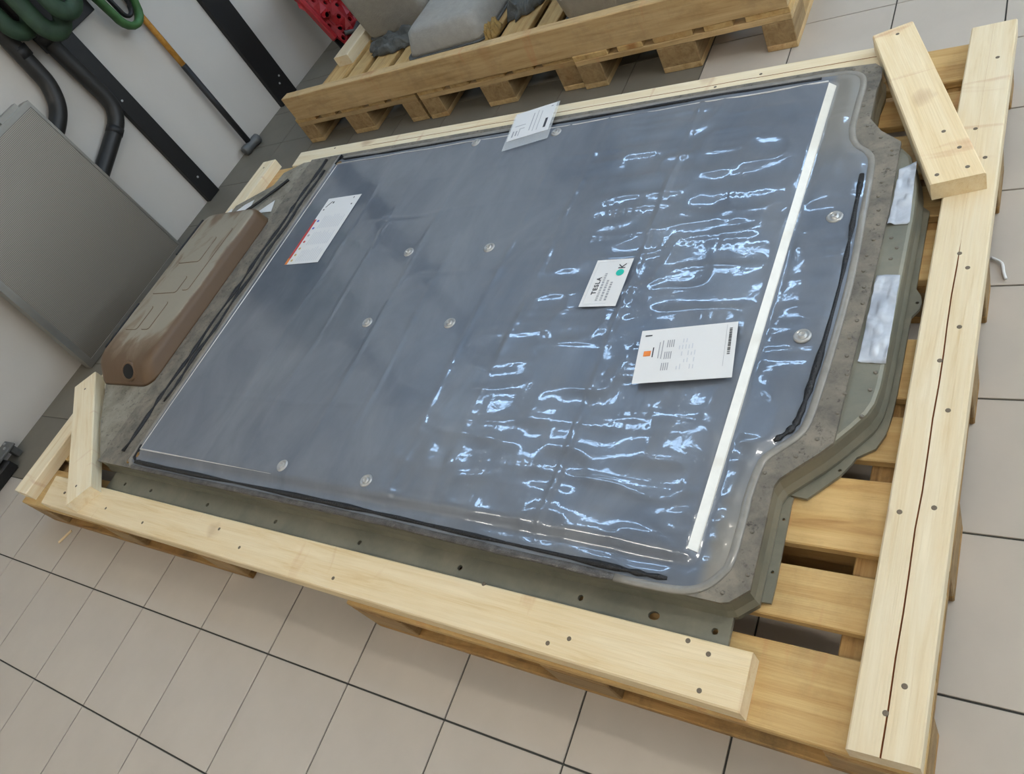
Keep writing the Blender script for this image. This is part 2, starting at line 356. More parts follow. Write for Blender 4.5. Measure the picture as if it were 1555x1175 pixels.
# smooth value noise for numpy grids
_rng = np.random.RandomState(3)
_tab = _rng.rand(256, 256)
def vnoise(x, y):
    xi = np.floor(x).astype(int); yi = np.floor(y).astype(int); fx = x - xi; fy = y - yi
    fx = fx * fx * fx * (fx * (fx * 6 - 15) + 10); fy = fy * fy * fy * (fy * (fy * 6 - 15) + 10)
    g = lambda a, b: _tab[a % 256, b % 256]
    return (g(xi, yi) * (1 - fx) + g(xi + 1, yi) * fx) * (1 - fy) + (g(xi, yi + 1) * (1 - fx) + g(xi + 1, yi + 1) * fx) * fy
def sstep(a, b, x):
    t = np.clip((x - a) / (b - a), 0, 1); return t * t * (3 - 2 * t)
def seg_dist(px, py, poly):
    "distance to the outline and inside flag"
    d = np.full(px.shape, 1e9); ins = np.zeros(px.shape, bool); k = len(poly)
    for i in range(k):
        ax, ay = poly[i]; bx, by = poly[(i + 1) % k]; vx, vy = bx - ax, by - ay; l2 = vx * vx + vy * vy + 1e-12
        t = np.clip(((px - ax) * vx + (py - ay) * vy) / l2, 0, 1)
        d = np.minimum(d, np.hypot(px - ax - t * vx, py - ay - t * vy))
        c = ((ay > py) != (by > py)); xi = (bx - ax) * (py - ay) / ((by - ay) if by != ay else 1e-12) + ax
        ins ^= c & (px < xi)
    return d, ins

# ================================================================== THE ROOM
X0, X1, Y0, Y1, ZC = -0.597, 5.4, -3.0, 6.0, 3.3
bm = bmesh.new(); box(bm, X0 - 0.2, X1 + 0.2, Y0 - 0.2, Y1 + 0.2, -0.1, -0.004)
floor = struct(bm_obj('floor', bm, M['grout']), 'tiled workshop floor with a darker tiled zone along the wall')
T = 0.3
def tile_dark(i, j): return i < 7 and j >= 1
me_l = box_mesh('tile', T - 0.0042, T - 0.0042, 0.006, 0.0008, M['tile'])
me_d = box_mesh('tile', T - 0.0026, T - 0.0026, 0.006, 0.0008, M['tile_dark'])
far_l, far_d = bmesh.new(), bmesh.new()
for i in range(-2, 18):
    for j in range(-10, 20):
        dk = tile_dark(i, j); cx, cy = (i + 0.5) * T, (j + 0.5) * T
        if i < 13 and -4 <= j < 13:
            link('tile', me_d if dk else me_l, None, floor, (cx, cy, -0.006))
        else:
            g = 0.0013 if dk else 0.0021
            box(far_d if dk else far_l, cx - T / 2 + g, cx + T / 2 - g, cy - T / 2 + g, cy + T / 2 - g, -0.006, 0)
for b_, m_ in ((far_l, M['tile']), (far_d, M['tile_dark'])):
    o = bm_obj('distant_tiles', b_, m_, floor); o['kind'] = 'stuff'
def wall(name, x0, x1, y0, y1, z0, z1, label):
    bm = bmesh.new(); box(bm, x0, x1, y0, y1, z0, z1); return struct(bm_obj(name, bm, M['wall']), label)
wall('wall_left', X0 - 0.15, X0, Y0, Y1, 0, ZC, 'white painted wall behind the black posts')
wall('wall_back', X0 - 0.15, X1 + 0.15, Y1, Y1 + 0.15, 0, ZC, 'white painted far wall')
wall('wall_front', X0 - 0.15, X1 + 0.15, Y0 - 0.15, Y0, 0, ZC, 'white painted wall behind the camera')
bm = bmesh.new(); box(bm, X0 - 0.15, X1 + 0.15, Y0 - 0.15, Y1 + 0.15, ZC, ZC + 0.1)
struct(bm_obj('ceiling', bm, M['ceiling']), 'pale painted ceiling')
# right wall with an unseen window band, added to light the room and film
WY0, WY1, WZ0, WZ1 = 0.2, 5.2, 1.25, 2.75
bm = bmesh.new()
box(bm, X1, X1 + 0.15, Y0, Y1, 0, WZ0); box(bm, X1, X1 + 0.15, Y0, Y1, WZ1, ZC)
box(bm, X1, X1 + 0.15, Y0, WY0, WZ0, WZ1); box(bm, X1, X1 + 0.15, WY1, Y1, WZ0, WZ1)
struct(bm_obj('wall_right', bm, M['wall']), 'white painted wall with the added long window')
bm = bmesh.new(); fw = 0.05
for k in range(6):
    y = WY0 + (WY1 - WY0) * k / 5; box(bm, X1 + 0.02, X1 + 0.1, max(WY0, y - fw / 2), min(WY1, y + fw / 2), WZ0, WZ1)
box(bm, X1 + 0.02, X1 + 0.1, WY0, WY1, WZ0, WZ0 + fw); box(bm, X1 + 0.02, X1 + 0.1, WY0, WY1, WZ1 - fw, WZ1)
win = struct(bm_obj('added_window_1', bm, M['aluminium']), 'added long window band with glowing panes in the right wall')
for k in range(5):
    y = WY0 + (WY1 - WY0) * k / 5; bm = bmesh.new(); box(bm, X1 + 0.05, X1 + 0.06, y + fw / 2, y + 1.0 - fw / 2, WZ0 + fw, WZ1 - fw)
    bm_obj('pane', bm, M['pane'], win)  # glowing pane of the added window
# unseen ceiling lights, added for brightness and blue glints on the film
for k, (cx, cy, lab) in enumerate(((1.0, 3.8, 'added twin tube ceiling light over the grey mouldings'), (3.6, 4.7, 'added twin tube ceiling light over the far right floor'),
                                   (3.7, 1.3, 'added twin tube ceiling light over the right end of the pallets'), (3.4, -1.4, 'added twin tube ceiling light behind the camera'),
                                   (0.7, -1.2, 'added twin tube ceiling light over the near left floor'), (0.35, 2.35, 'added twin tube ceiling light over the left part of the battery pack'))):
    e = tag(empty('added_ceiling_light', (cx, cy, ZC - 0.12)), lab, 'ceiling light', 'added ceiling lights')
    bm = bmesh.new(); box(bm, -0.75, 0.75, -0.12, 0.12, 0.06, 0.119, 0.005); bm_obj('added_housing', bm, M['ceiling'], e)
    for s in (-0.06, 0.06):
        bm_obj('tube', tube_bm([(-0.72, s, 0.03), (0.72, s, 0.03)], 0.026, 10), M['added_tube_cool' if k in (0, 1, 5) else 'tube'], e, True)  # tubes of the added ceiling light

# ================================================================== PALLETS
PM = {}
def piece(parent, name, key, mat, sx, sy, sz, x, y, z, rotz=0.0):
    k = (key, mat.name)
    if k not in PM: PM[k] = box_mesh(name, sx, sy, sz, 0.0025, mat)
    return link(name, PM[k], None, parent, (x, y, z), (0, 0, rotz))
def pallet(loc, rotz, label, mats, group):
    "euro pallet, 1.2 m along local X, 0.8 m along local Y, origin at its corner"
    e = tag(empty('wooden_pallet', loc, rotz), label, 'pallet', group)
    deck, low, blk = mats
    for yc, w, kx in ((0.05, 0.1, 'n'), (0.4, 0.145, 'w'), (0.75, 0.1, 'n')):
        piece(e, 'bottom_skid', 'skid' + kx, low, 1.2, w, 0.022, 0.6, yc, 0.0)
        for xc in (0.0725, 0.6, 1.1275): piece(e, 'block', 'blk' + kx, blk, 0.145, w, 0.078, xc, yc, 0.022)
    for xc in (0.0725, 0.6, 1.1275): piece(e, 'stringer_board', 'str', low, 0.8, 0.145, 0.022, xc, 0.4, 0.1, math.pi / 2)
    for yc, w in ((0.0725, 0.145), (0.23625, 0.1), (0.4, 0.145), (0.56375, 0.1), (0.7275, 0.145)):
        piece(e, 'deck_board', 'deck%g' % w, deck, 1.2, w, 0.022, 0.6, yc, 0.122)
    return e
PN = (M['pallet'], M['pallet_skid'], M['chip']); PO = (M['pallet'], M['pallet_old'], M['chip'])
pallet((1.818, 0.148, 0), -0.010, 'wooden pallet under the right near part of the battery pack', PN, 'pallets under the battery pack')
pallet((1.828, 1.105, 0), -0.010, 'wooden pallet under the far right part of the battery pack', PN, 'pallets under the battery pack')
pallet((0.10, 0.176, 0), -0.004, 'wooden pallet under the near left part of the battery pack', PN, 'pallets under the battery pack')
pallet((0.11, 1.13, 0), -0.004, 'wooden pallet under the far left part of the battery pack', PN, 'pallets under the battery pack')
for k, (x, y, lab) in enumerate(((0.802, 2.318, 'left wooden pallet of the back row, next to the white wall'), (1.622, 2.302, 'middle wooden pallet of the back row'), (2.425, 2.275, 'right wooden pallet of the back row'))):
    pallet((x, y, 0), math.pi / 2 - 0.012, lab, PO, 'pallets in the back row')

# ================================================================== TIMBER BOARDS
screw_me = None
def screw_mesh():
    global screw_me
    if screw_me is None:
        bm = lathe_bm([(0.0046, -0.002), (0.0046, 0.0003), (0.0034, 0.0007), (0.0012, 0.0006)], 10)
        bmesh.ops.recalc_face_normals(bm, faces=bm.faces)
        screw_me = bpy.data.meshes.new('screw'); bm.to_mesh(screw_me); bm.free(); screw_me.materials.append(M['screw'])
    return screw_me
def board(label, quad, z0, z1, mat, cat='board', crack=None, screws=(), taper=None, group='pine boards of the frame'):
    """board from a top outline quad (a,b,c,d): a-b one long edge, d-c the other; local X along a-b.
    crack = (v0, v1, x0, x1): a split running along the top at width fraction v0..v1"""
    a, b, c, d = [Vector(q) for q in quad]
    ax = ((b - a) + (c - d)).normalized(); ang = math.atan2(ax.y, ax.x); org = (a + b + c + d) / 4
    rot = Matrix.Rotation(-ang, 2)
    A, B, C, D = [rot @ (q - org) for q in (a, b, c, d)]
    bm = bmesh.new(); h = z1 - z0; n = 24
    rng = random.Random(len(label)); rings = []; w = 0.0013; bev = 0.003
    for i in range(n + 1):
        t = i / n; lo = A.lerp(B, t); hi = D.lerp(C, t)
        if (lo - hi).y > 0: lo, hi = hi, lo
        f = (lambda v, z: (lo.x + (hi.x - lo.x) * v, lo.y + (hi.y - lo.y) * v, z))
        W_ = (hi - lo).length; e_ = bev / W_
        prof = [f(0, 0), f(0, h - bev), f(e_, h)]
        if crack:
            v0, v1, t0, t1 = crack; v = v0 + (v1 - v0) * t + rng.uniform(-0.012, 0.012); on = t0 <= t <= t1
            g = (w if on else 0.0001) / W_; dep = 0.005 if on else 0.0
            prof += [f(v - g, h), f(v, h - dep), f(v + g, h)]
        prof += [f(1 - e_, h), f(1, h - bev), f(1, 0)]
        rings.append(prof)
    R = [[bm.verts.new(p) for p in r] for r in rings]; m = len(R[0]); cf = []
    for r0, r1 in zip(R, R[1:]):
        for j in range(m):
            fc = bm.faces.new((r0[j], r0[(j + 1) % m], r1[(j + 1) % m], r1[j]))
            if crack and j in (3, 4): cf.append(fc)
    bm.faces.new(R[0][::-1]); bm.faces.new(R[-1])
    for fc in cf: fc.material_index = 1
    o = bm_obj('timber_board', bm, mat, None, False, (org.x, org.y, z0), (0, 0, ang))
    o.data.materials.append(M['crack'])
    tag(o, label, cat, group)
    for sx, sy in screws:
        q = rot @ (Vector((sx, sy)) - org); link('screw', screw_mesh(), None, o, (q.x, q.y, h))
    return o
ZD, ZB, ZT = 0.1445, 0.1885, 0.2325
board('long near board with rounded end beside the metal tray flange', ((0.33, 0.178), (2.761, 0.143), (2.761, 0.243), (0.30, 0.285)), ZD, ZB, M['pine_warm'],
      screws=((2.69, 0.16), (2.69, 0.222), (2.43, 0.188), (2.39, 0.17), (1.79, 0.185), (1.42, 0.2), (0.95, 0.2), (0.72, 0.215), (2.65, 0.236), (2.2, 0.252), (1.3, 0.235)))
board('long far board behind the battery pack with a resin line', ((0.372, 1.868), (2.76, 1.792), (2.76, 1.890), (0.366, 1.963)), ZD, ZB, M['pine'], crack=(0.58, 0.55, 0.2, 1.0),
      screws=((2.43, 1.87), (2.3, 1.85), (0.6, 1.94)))
board('right end board with a long brown crack and screws', ((2.919, 0.136), (2.949, 1.89), (3.045, 1.892), (3.017, 0.138)), ZD, ZB, M['pine'], crack=(0.52, 0.50, 0.0, 0.58),
      screws=((2.965, 0.2), (2.985, 0.245), (2.945, 0.53), (2.995, 0.545), (2.998, 0.74), (2.975, 0.85), (3.0, 0.93), (2.985, 1.12), (3.002, 1.08), (2.985, 1.42), (3.01, 1.4), (3.012, 1.75), (2.985, 1.5)))
board('left end board lying below the finned aluminium panel', ((0.095, 0.199), (0.108, 1.945), (0.196, 1.949), (0.188, 0.196)), ZD, ZB, M['pine'], screws=((0.15, 1.90),))
board('short diagonal brace across the far right corner of the frame', ((2.920, 1.281), (2.729, 1.874), (2.821, 1.904), (3.020, 1.301)), ZB + 0.0005, ZT, M['pine_warm'],
      screws=((2.985, 1.325), (2.965, 1.39), (2.93, 1.31), (2.79, 1.86), (2.93, 1.45)))
board('short diagonal brace across the near left corner of the frame', ((0.579, 0.180), (0.074, 0.622), (0.139, 0.702), (0.639, 0.260)), ZB + 0.0005, ZT, M['pine'],
      screws=((0.56, 0.25), (0.52, 0.22), (0.16, 0.62)))
board('tall board on edge along the front of the back row of pallets', ((0.03, 2.318), (2.42, 2.272), (2.42, 2.318), (0.04, 2.366)), ZD, 0.268, M['pallet_old'], group='boards on the back row')
board('short pale block on the back row next to the red cast part', ((0.05, 2.74), (0.05, 3.4), (0.15, 3.4), (0.15, 2.74)), ZD, 0.196, M['pine'], group='boards on the back row')

# ================================================================== BATTERY PACK
pack = tag(empty('battery_pack', (0, 0, 0)), 'flat grey car battery pack under clear film on the pallets', 'battery pack')
near = [(0.560, 0.352), (0.86, 0.347), (1.45, 0.331), (1.85, 0.323), (2.166, 0.313), (2.52, 0.306), (2.70, 0.302), (2.714, 0.306), (2.744, 0.334), (2.744, 0.435), (2.743, 0.535), (2.75, 0.552), (2.81, 0.613)]
should = [(2.829, 0.636), (2.858, 0.675), (2.878, 0.705), (2.888, 0.731), (2.893, 0.77), (2.896, 0.90), (2.898, 1.09), (2.900, 1.22), (2.897, 1.30), (2.890, 1.345), (2.873, 1.408), (2.845, 1.449)]
lap = [(2.829, 0.636), (2.833, 0.786), (2.841, 0.983), (2.847, 1.224), (2.845, 1.447)]
farr = [(2.797, 1.496), (2.767, 1.547), (2.766, 1.654), (2.772, 1.704), (2.767, 1.745), (2.75, 1.766), (2.637, 1.778), (2.255, 1.790), (1.782, 1.804), (1.176, 1.82), (0.787, 1.832), (0.56, 1.834)]
left = [(0.51, 1.832), (0.41, 1.785), (0.40, 1.71), (0.225, 1.61), (0.205, 0.70), (0.40, 0.492)]
full = near + should + farr + left
inn = offset_poly(full, 0.012); out = offset_poly(full, -0.004)
rings = [[(x, y, 0.1455) for x, y in full], [(x, y, 0.166) for x, y in out], [(x, y, 0.180) for x, y in offset_poly(full, 0.002)],
         [(x, y, 0.205) for x, y in offset_poly(full, 0.004)], [(x, y, 0.2115) for x, y in offset_poly(full, 0.006)], [(x, y, 0.2145) for x, y in inn]]
bm = loft_bm(rings, True, False)
top = plate_bm(inn, 0.2140, 0.2145); tmp = bpy.data.meshes.new('t'); top.to_mesh(tmp); top.free(); bm.from_mesh(tmp); bpy.data.meshes.remove(tmp)
case = bm_obj('tray', bm, M['case'], pack)
# flanges with bolt holes
fy = lambda x: 0.2445 + (2.71 - x) * 0.0172
hy = lambda x: 0.2695 + (2.683 - x) * 0.0215
hx = [0.691, 0.848, 1.155, 1.469, 1.792, 2.107, 2.412, 2.683]
holes = [circle(x, hy(x), 0.0062, 10) for x in hx] + [circle(2.567, hy(2.567) + 0.001, 0.0115, 12, 0.75)]
strip = [(x, fy(x)) for x in (0.60, 1.2, 1.8, 2.4, 2.711)] + [(2.709, 0.306)] + [(x, y + 0.004) for x, y in near[6:0:-1]] + [(0.60, 0.355)]
bm_obj('near_flange', plate_bm(strip, 0.157, 0.165, holes), M['case'], pack)
bm_obj('end_flange', plate_bm([(2.735, 0.342), (2.762, 0.343), (2.763, 0.375), (2.760, 0.540), (2.761, 0.552), (2.742, 0.556)], 0.147, 0.153, [circle(2.753, 0.40, 0.003, 8), circle(2.752, 0.505, 0.003, 8)]), M['case'], pack)
bm_obj('bulge_flange', plate_bm([(2.75, 0.556), (2.785, 0.552), (2.833, 0.606), (2.849, 0.633), (2.856, 0.649), (2.886, 0.671), (2.899, 0.704), (2.904, 0.745), (2.907, 0.80), (2.909, 0.95), (2.910, 0.985),
                                 (2.922, 1.005), (2.925, 1.023), (2.922, 1.04), (2.911, 1.06), (2.912, 1.18), (2.913, 1.285), (2.89, 1.31), (2.885, 0.80), (2.86, 0.70)], 0.147, 0.154,
                                [circle(2.917, 1.022, 0.0035, 8), circle(2.832, 0.618, 0.0032, 8)]), M['case'], pack)
# dusty top sheet, lapping over the shoulder
sheet = near + lap[:-1] + [lap[-1]] + farr
so = bm_obj('top_sheet', plate_bm(sheet, 0.2146, 0.2225), M['sheet'], pack)
# front plate beside the sheet edge
front_o = [(0.62, 0.352), (0.66, 1.0), (0.64, 1.832)] + [(x, y) for x, y in left] + [(0.575, 0.353)]
bm_obj('front_plate', plate_bm(offset_poly([(0.60, 0.354), (0.60, 1.831)] + left + [(0.560, 0.356)], 0.004), 0.2146, 0.2195), M['front'], pack)
# film over the cover
bead = [(0.742, 0.385), (0.765, 0.360), (0.845, 0.352), (1.448, 0.340), (1.85, 0.331), (2.165, 0.320), (2.457, 0.311), (2.56, 0.308), (2.631, 0.311), (2.667, 0.326), (2.690, 0.353), (2.701, 0.385), (2.703, 0.47), (2.703, 0.515), (2.712, 0.582), (2.738, 0.615),
        (2.763, 0.642), (2.777, 0.678), (2.786, 0.77), (2.794, 0.895), (2.799, 1.051), (2.796, 1.225), (2.792, 1.375), (2.779, 1.420), (2.751, 1.452), (2.735, 1.49), (2.730, 1.54), (2.731, 1.62), (2.732, 1.685), (2.722, 1.722), (2.693, 1.744), (2.626, 1.752), (2.263, 1.766), (1.798, 1.776), (1.206, 1.79), (0.80, 1.803), (0.752, 1.798), (0.74, 1.77), (0.738, 1.1), (0.738, 0.43)]
bead_s = [q[:2] for q in smooth_path([(x, y, 0) for x, y in bead], 4, True)]
plat = [(0.785, 0.412), (2.625, 0.376), (2.652, 1.698), (0.795, 1.742)]
res = 0.0075
gx = np.arange(0.69, 2.812, res); gy = np.arange(0.30, 1.815, res)
GX, GY = np.meshgrid(gx, gy, indexing='ij')
dB, inB = seg_dist(GX, GY, bead_s); dP, inP = seg_dist(GX, GY, plat)
sd = np.where(inP, dP, -dP)
H = 0.2235 + 0.0165 * sstep(-0.022, 0.002, sd)
H += 0.004 * sstep(0.0, 0.03, dB) * np.where(inP, 0, 1) * sstep(0.0, 0.05, dP)
edgeR = sstep(0.004, 0.03, np.abs(GX - (2.634 + 0.02 * (GY - 0.376))))
wr = edgeR * np.clip(sstep(1.75, 2.25, GX) + 0.55 * sstep(0.75, 0.45, GY) * sstep(1.5, 2.0, GX), 0, 1) * sstep(0.0, 0.04, dB)
wp = GX + 0.03 * vnoise(GX * 6, GY * 6); wq = GY + 0.035 * vnoise(GX * 5 + 9, GY * 5 + 3)
ridge = 1 - np.abs(2 * vnoise(wp * 9, wq * 13 + 7) - 1)
rows = 1 - np.abs(2 * vnoise(wp * 4 + 40, wq * 24 + 20) - 1)
lumps = vnoise(wp * 17 + 5, wq * 20) - 0.5
comb = np.sin(2 * math.pi * GX / 0.021 + 6 * vnoise(GX * 3, GY * 22)) * sstep(0.55, 0.75, vnoise(GX * 5 + 11, GY * 26 + 4)) * sstep(2.02, 2.1, GX) * sstep(2.62, 2.5, GX)
H += wr * (0.0040 * (ridge ** 2 - 0.35) + 0.0032 * rows ** 2 + 0.0026 * lumps + 0.0007 * comb)
H += 0.0016 * sstep(0.4, 0.8, vnoise(GX * 8 + 31, GY * 9 + 17)) * (vnoise(GX * 34, GY * 30) - 0.5) * sstep(1.35, 1.9, GX) * edgeR * sstep(0.0, 0.04, dB)
H += sstep(0.0, 0.03, dB) * 0.0020 * (vnoise(GX * 7 + 3, GY * 3) - 0.5)
for cx, amp in ((1.13, 0.0010), (1.30, 0.0010), (1.52, 0.0012), (1.66, 0.0010), (1.88, 0.0014), (2.02, 0.0016), (2.31, 0.003)):
    wob = cx + 0.012 * (vnoise(GY * 6 + cx * 9, GX * 0 + cx) - 0.5)
    H += 1.5 * amp * np.exp(-((GX - wob) / 0.007) ** 2) * (0.3 + vnoise(GY * 30, GX * 0 + cx * 5)) * sstep(0.02, 0.05, dB)
for cy, x0, x1 in ((0.62, 0.9, 1.8), (0.80, 0.85, 1.3), (1.09, 1.4, 2.1), (1.37, 1.1, 2.0), (1.0, 2.05, 2.55), (1.55, 1.2, 2.4)):
    H += 0.0012 * np.exp(-((GY - cy - 0.02 * vnoise(GX * 5, GX * 0 + cy)) / 0.006) ** 2) * sstep(x0, x0 + 0.2, GX) * sstep(x1, x1 - 0.2, GX)
keep = inB | (dB < 0.006)
idx = -np.ones(GX.shape, int); idx[keep] = np.arange(keep.sum())
verts = np.stack([GX[keep], GY[keep], H[keep]], 1)
a, b_, c_, d_ = idx[:-1, :-1], idx[1:, :-1], idx[1:, 1:], idx[:-1, 1:]
ok = (a >= 0) & (b_ >= 0) & (c_ >= 0) & (d_ >= 0)
faces = np.stack([a[ok], b_[ok], c_[ok], d_[ok]], 1)
me = bpy.data.meshes.new('protective_film'); me.from_pydata(verts.tolist(), [], faces.tolist()); me.update()
for p_ in me.polygons: p_.use_smooth = True
film = link('protective_film', me, M['film'], pack); film['label'] = 'wrinkled clear film over the blue-grey cover plate'
def film_z(x, y):
    i = int(round((x - gx[0]) / res)); j = int(round((y - gy[0]) / res)); return float(H[i, j])
# white strip along the right edge of the raised cover, pale tubes painting highlights on the other edges
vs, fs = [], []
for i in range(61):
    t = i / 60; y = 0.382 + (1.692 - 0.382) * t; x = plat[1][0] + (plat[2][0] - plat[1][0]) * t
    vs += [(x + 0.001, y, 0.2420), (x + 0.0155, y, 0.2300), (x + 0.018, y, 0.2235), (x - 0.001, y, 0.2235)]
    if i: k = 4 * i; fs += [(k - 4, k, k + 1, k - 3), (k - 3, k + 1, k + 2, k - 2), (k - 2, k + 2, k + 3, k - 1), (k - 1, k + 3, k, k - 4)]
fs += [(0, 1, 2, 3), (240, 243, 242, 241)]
me = bpy.data.meshes.new('edge_strip'); me.from_pydata(vs, [], fs); es_ = link('edge_strip', me, plain('white_edge_strip', (214, 210, 198), 0.35, var=0.05, scale=30, coat=0.5), pack); es_['label'] = 'white strip along the cover edge'
mhigh = plain('pale_edge_highlight', (205, 203, 200), 0.3, var=0.2, scale=9, coat=0.5)
bm_obj('edge_highlight', tube_bm([(0.79 + 1.86 * t / 40, 1.745 - 0.046 * t / 40 + 0.002 * math.sin(t), 0.2395) for t in range(41)], [0.0012 + 0.0012 * t / 40 for t in range(41)], 6), mhigh, pack, True)
bm_obj('edge_highlight', tube_bm([(0.786 + 0.66 * t / 20, 0.410 - 0.013 * t / 20, 0.2400) for t in range(21)], [0.0028 - 0.0025 * t / 20 for t in range(21)], 6), mhigh, pack, True)
bm_obj('edge_highlight', tube_bm([(0.785 + 0.010 * t / 30, 0.413 + 1.325 * t / 30, 0.2395) for t in range(31)], 0.0018, 6), mhigh, pack, True)
# raised bead around the cover; black strips paint the step's shade inside it
mb1 = plain('dusty_bead', (134, 130, 122), 0.45, var=0.2, scale=20, coat=0.4); mb2 = plain('dark_near_bead', (84, 81, 78), 0.5, var=0.5, scale=45, coat=0.3, bump=0.5)  # near length of the bead in a darker, blotchier grey
kn = [i for i, q in enumerate(bead_s) if q[1] < 0.36 and q[0] < 2.50]
loop = bead_s[kn[-1]:] + bead_s[:kn[0] + 1]
bm_obj('cover_bead', tube_bm([(x, y, 0.2225) for x, y in loop], 0.0085, 8, False, 0.45), mb1, pack, True)
bm_obj('cover_bead', tube_bm([(bead_s[i][0], bead_s[i][1] + 0.001 * math.sin(i * 2.3), 0.2225) for i in kn], [0.0085 * rs_ for rs_ in np.random.RandomState(6).uniform(0.85, 1.15, len(kn))], 8, False, 0.45), mb2, pack, True)
ins = offset_poly(bead_s, 0.0165)
rs = random.Random(5)
def strip_shade_or_gasket(pts, r, z=0.2275): bm_obj('shade_or_gasket', tube_bm([(x, y, z) for x, y in pts], [r * rs.uniform(0.45, 1.3) for _ in pts], 8, False, 0.7), M['shade_or_gasket'], pack, True)
k0 = len(ins)
strip_shade_or_gasket([q for q in ins if q[1] < 0.386 and 0.78 < q[0] < 2.60], 0.0062)
strip_shade_or_gasket([q for q in ins if 0.60 < q[1] < 1.36 and q[0] > 2.72], 0.0062)
strip_shade_or_gasket(sorted([q for q in ins if q[1] > 1.7 and 0.75 < q[0] < 2.66]), 0.0048)
for x, y0, y1, r in ((0.668, 0.40, 1.81, 0.0085), (0.703, 0.60, 1.74, 0.0075)):  # the two black gasket lines at the left
    strip_shade_or_gasket([(x + 0.004 * math.sin(t * 0.7), y0 + (y1 - y0) * t / 40) for t in range(41)], r, 0.2235)
strip_shade_or_gasket([(0.80, 0.372), (0.775, 0.374), (0.760, 0.384), (0.755, 0.402), (0.755, 0.43)], 0.0075, 0.2265)
# bolts pressed through the film
bolt_me = lathe_bm([(0.0185, -0.002), (0.0180, 0.0006), (0.0150, 0.0042), (0.0128, 0.0036), (0.0105, 0.0016), (0.0085, 0.0018), (0.0080, 0.0062), (0.0045, 0.0068), (0.0038, 0.0034)], 18)
bmesh.ops.recalc_face_normals(bolt_me, faces=bolt_me.faces)
bme = bpy.data.meshes.new('bolt'); bolt_me.to_mesh(bme); bolt_me.free(); bme.materials.append(M['bolt'])
for p_ in bme.polygons: p_.use_smooth = True
for x, y in ((1.485, 1.204), (1.804, 1.194), (1.482, 0.919), (1.802, 0.912), (1.473, 0.425), (1.794, 0.418), (1.505, 1.714), (1.836, 1.691), (2.740, 1.214), (2.733, 0.875)):
    link('bolt', bme, None, pack, (x, y, film_z(x, y)))
riv = lathe_bm([(0.0042, -0.001), (0.0042, 0.0008), (0.003, 0.0022), (0.001, 0.0026)], 8); bmesh.ops.recalc_face_normals(riv, faces=riv.faces)
rme = bpy.data.meshes.new('rivet'); riv.to_mesh(rme); riv.free(); rme.materials.append(M['sheet'])
rr = random.Random(2)
for k in range(17): link('rivet', rme, None, pack, (2.826 + 0.006 * math.sin(k * 1.3), 0.70 + k * 0.044, 0.2225))
for x, y in ((2.735, 0.36), (2.725, 0.44), (2.722, 0.56), (2.77, 0.60), (2.80, 0.64), (2.66, 0.312 + 0.004), (2.70, 0.32), (2.765, 1.52), (2.80, 1.47), (2.83, 1.42), (2.745, 1.60), (2.75, 1.66), (2.74, 1.735), (2.70, 1.757), (2.755, 1.75)):
    link('rivet', rme, None, pack, (x, y, 0.2225))
for x, y in ((2.866, 0.70), (2.872, 0.76), (2.866, 1.09), (2.874, 1.12), (2.860, 1.15), (2.876, 0.80)): link('rivet', rme, None, pack, (x, y, 0.2145))
# silver tape patches
def tape(quad, z, seed, dip=None):
    rng = np.random.RandomState(seed); a, b, c, d = [np.array(q) for q in quad]; n = 26; vs = []; fs = []
    for i in range(n + 1):
        for j in range(n + 1):
            u, v = i / n, j / n; q = (a * (1 - u) + b * u) * (1 - v) + (d * (1 - u) + c * u) * v
            h = 0.0012 + 0.011 * max(0, float(vnoise(np.array(q[0] * 75 + seed), np.array(q[1] * 60 + seed))) - 0.4)
            if dip and dip[0] < v < dip[1]: h += 0.0025 * math.sin((v - dip[0]) / (dip[1] - dip[0]) * math.pi) * (0.5 + 0.5 * math.cos((u - 0.5) * 5))
            vs.append((q[0], q[1], z + h))
    for i in range(n):
        for j in range(n): k = i * (n + 1) + j; fs.append((k, k + n + 1, k + n + 2, k + 1))
    me = bpy.data.meshes.new('duct_tape'); me.from_pydata(vs, [], fs)
    o = link('duct_tape', me, M['tape'], pack); md = o.modifiers.new('s', 'SOLIDIFY'); md.thickness = 0.0006; o['label'] = 'wrinkled silver duct tape patch'
    for p_ in me.polygons: p_.use_smooth = True
tape(((2.848, 1.187), (2.890, 1.186), (2.884, 1.376), (2.852, 1.362)), 0.2150, 3)
tape(((2.842, 0.822), (2.891, 0.820), (2.890, 1.040), (2.846, 1.044)), 0.2150, 9, (0.25, 0.75))
# raised hump at the front end
NY = {0: 0.655, 0.002: 0.660, 0.007: 0.692, 0.010: 0.704, 0.016: 0.722, 0.024: 0.738, 0.034: 0.754, 0.05: 0.78}
def ring(ins_, z, r): return [(x, y, z) for x, y in rrect(0.205 + ins_ * 0.35, 0.562 - ins_, NY[ins_], 1.505 - ins_ * 1.1, r, 6)]
hump_rings = [ring(0, 0.2196, 0.06), ring(0.002, 0.228, 0.058), ring(0.007, 0.262, 0.052), ring(0.010, 0.274, 0.05), ring(0.016, 0.281, 0.045), ring(0.024, 0.2848, 0.04), ring(0.034, 0.2862, 0.036), ring(0.05, 0.2866, 0.03)]
hump = bm_obj('front_hump', loft_bm(hump_rings), M['hump'], pack, True); hump['label'] = 'mud stained brown raised cover'
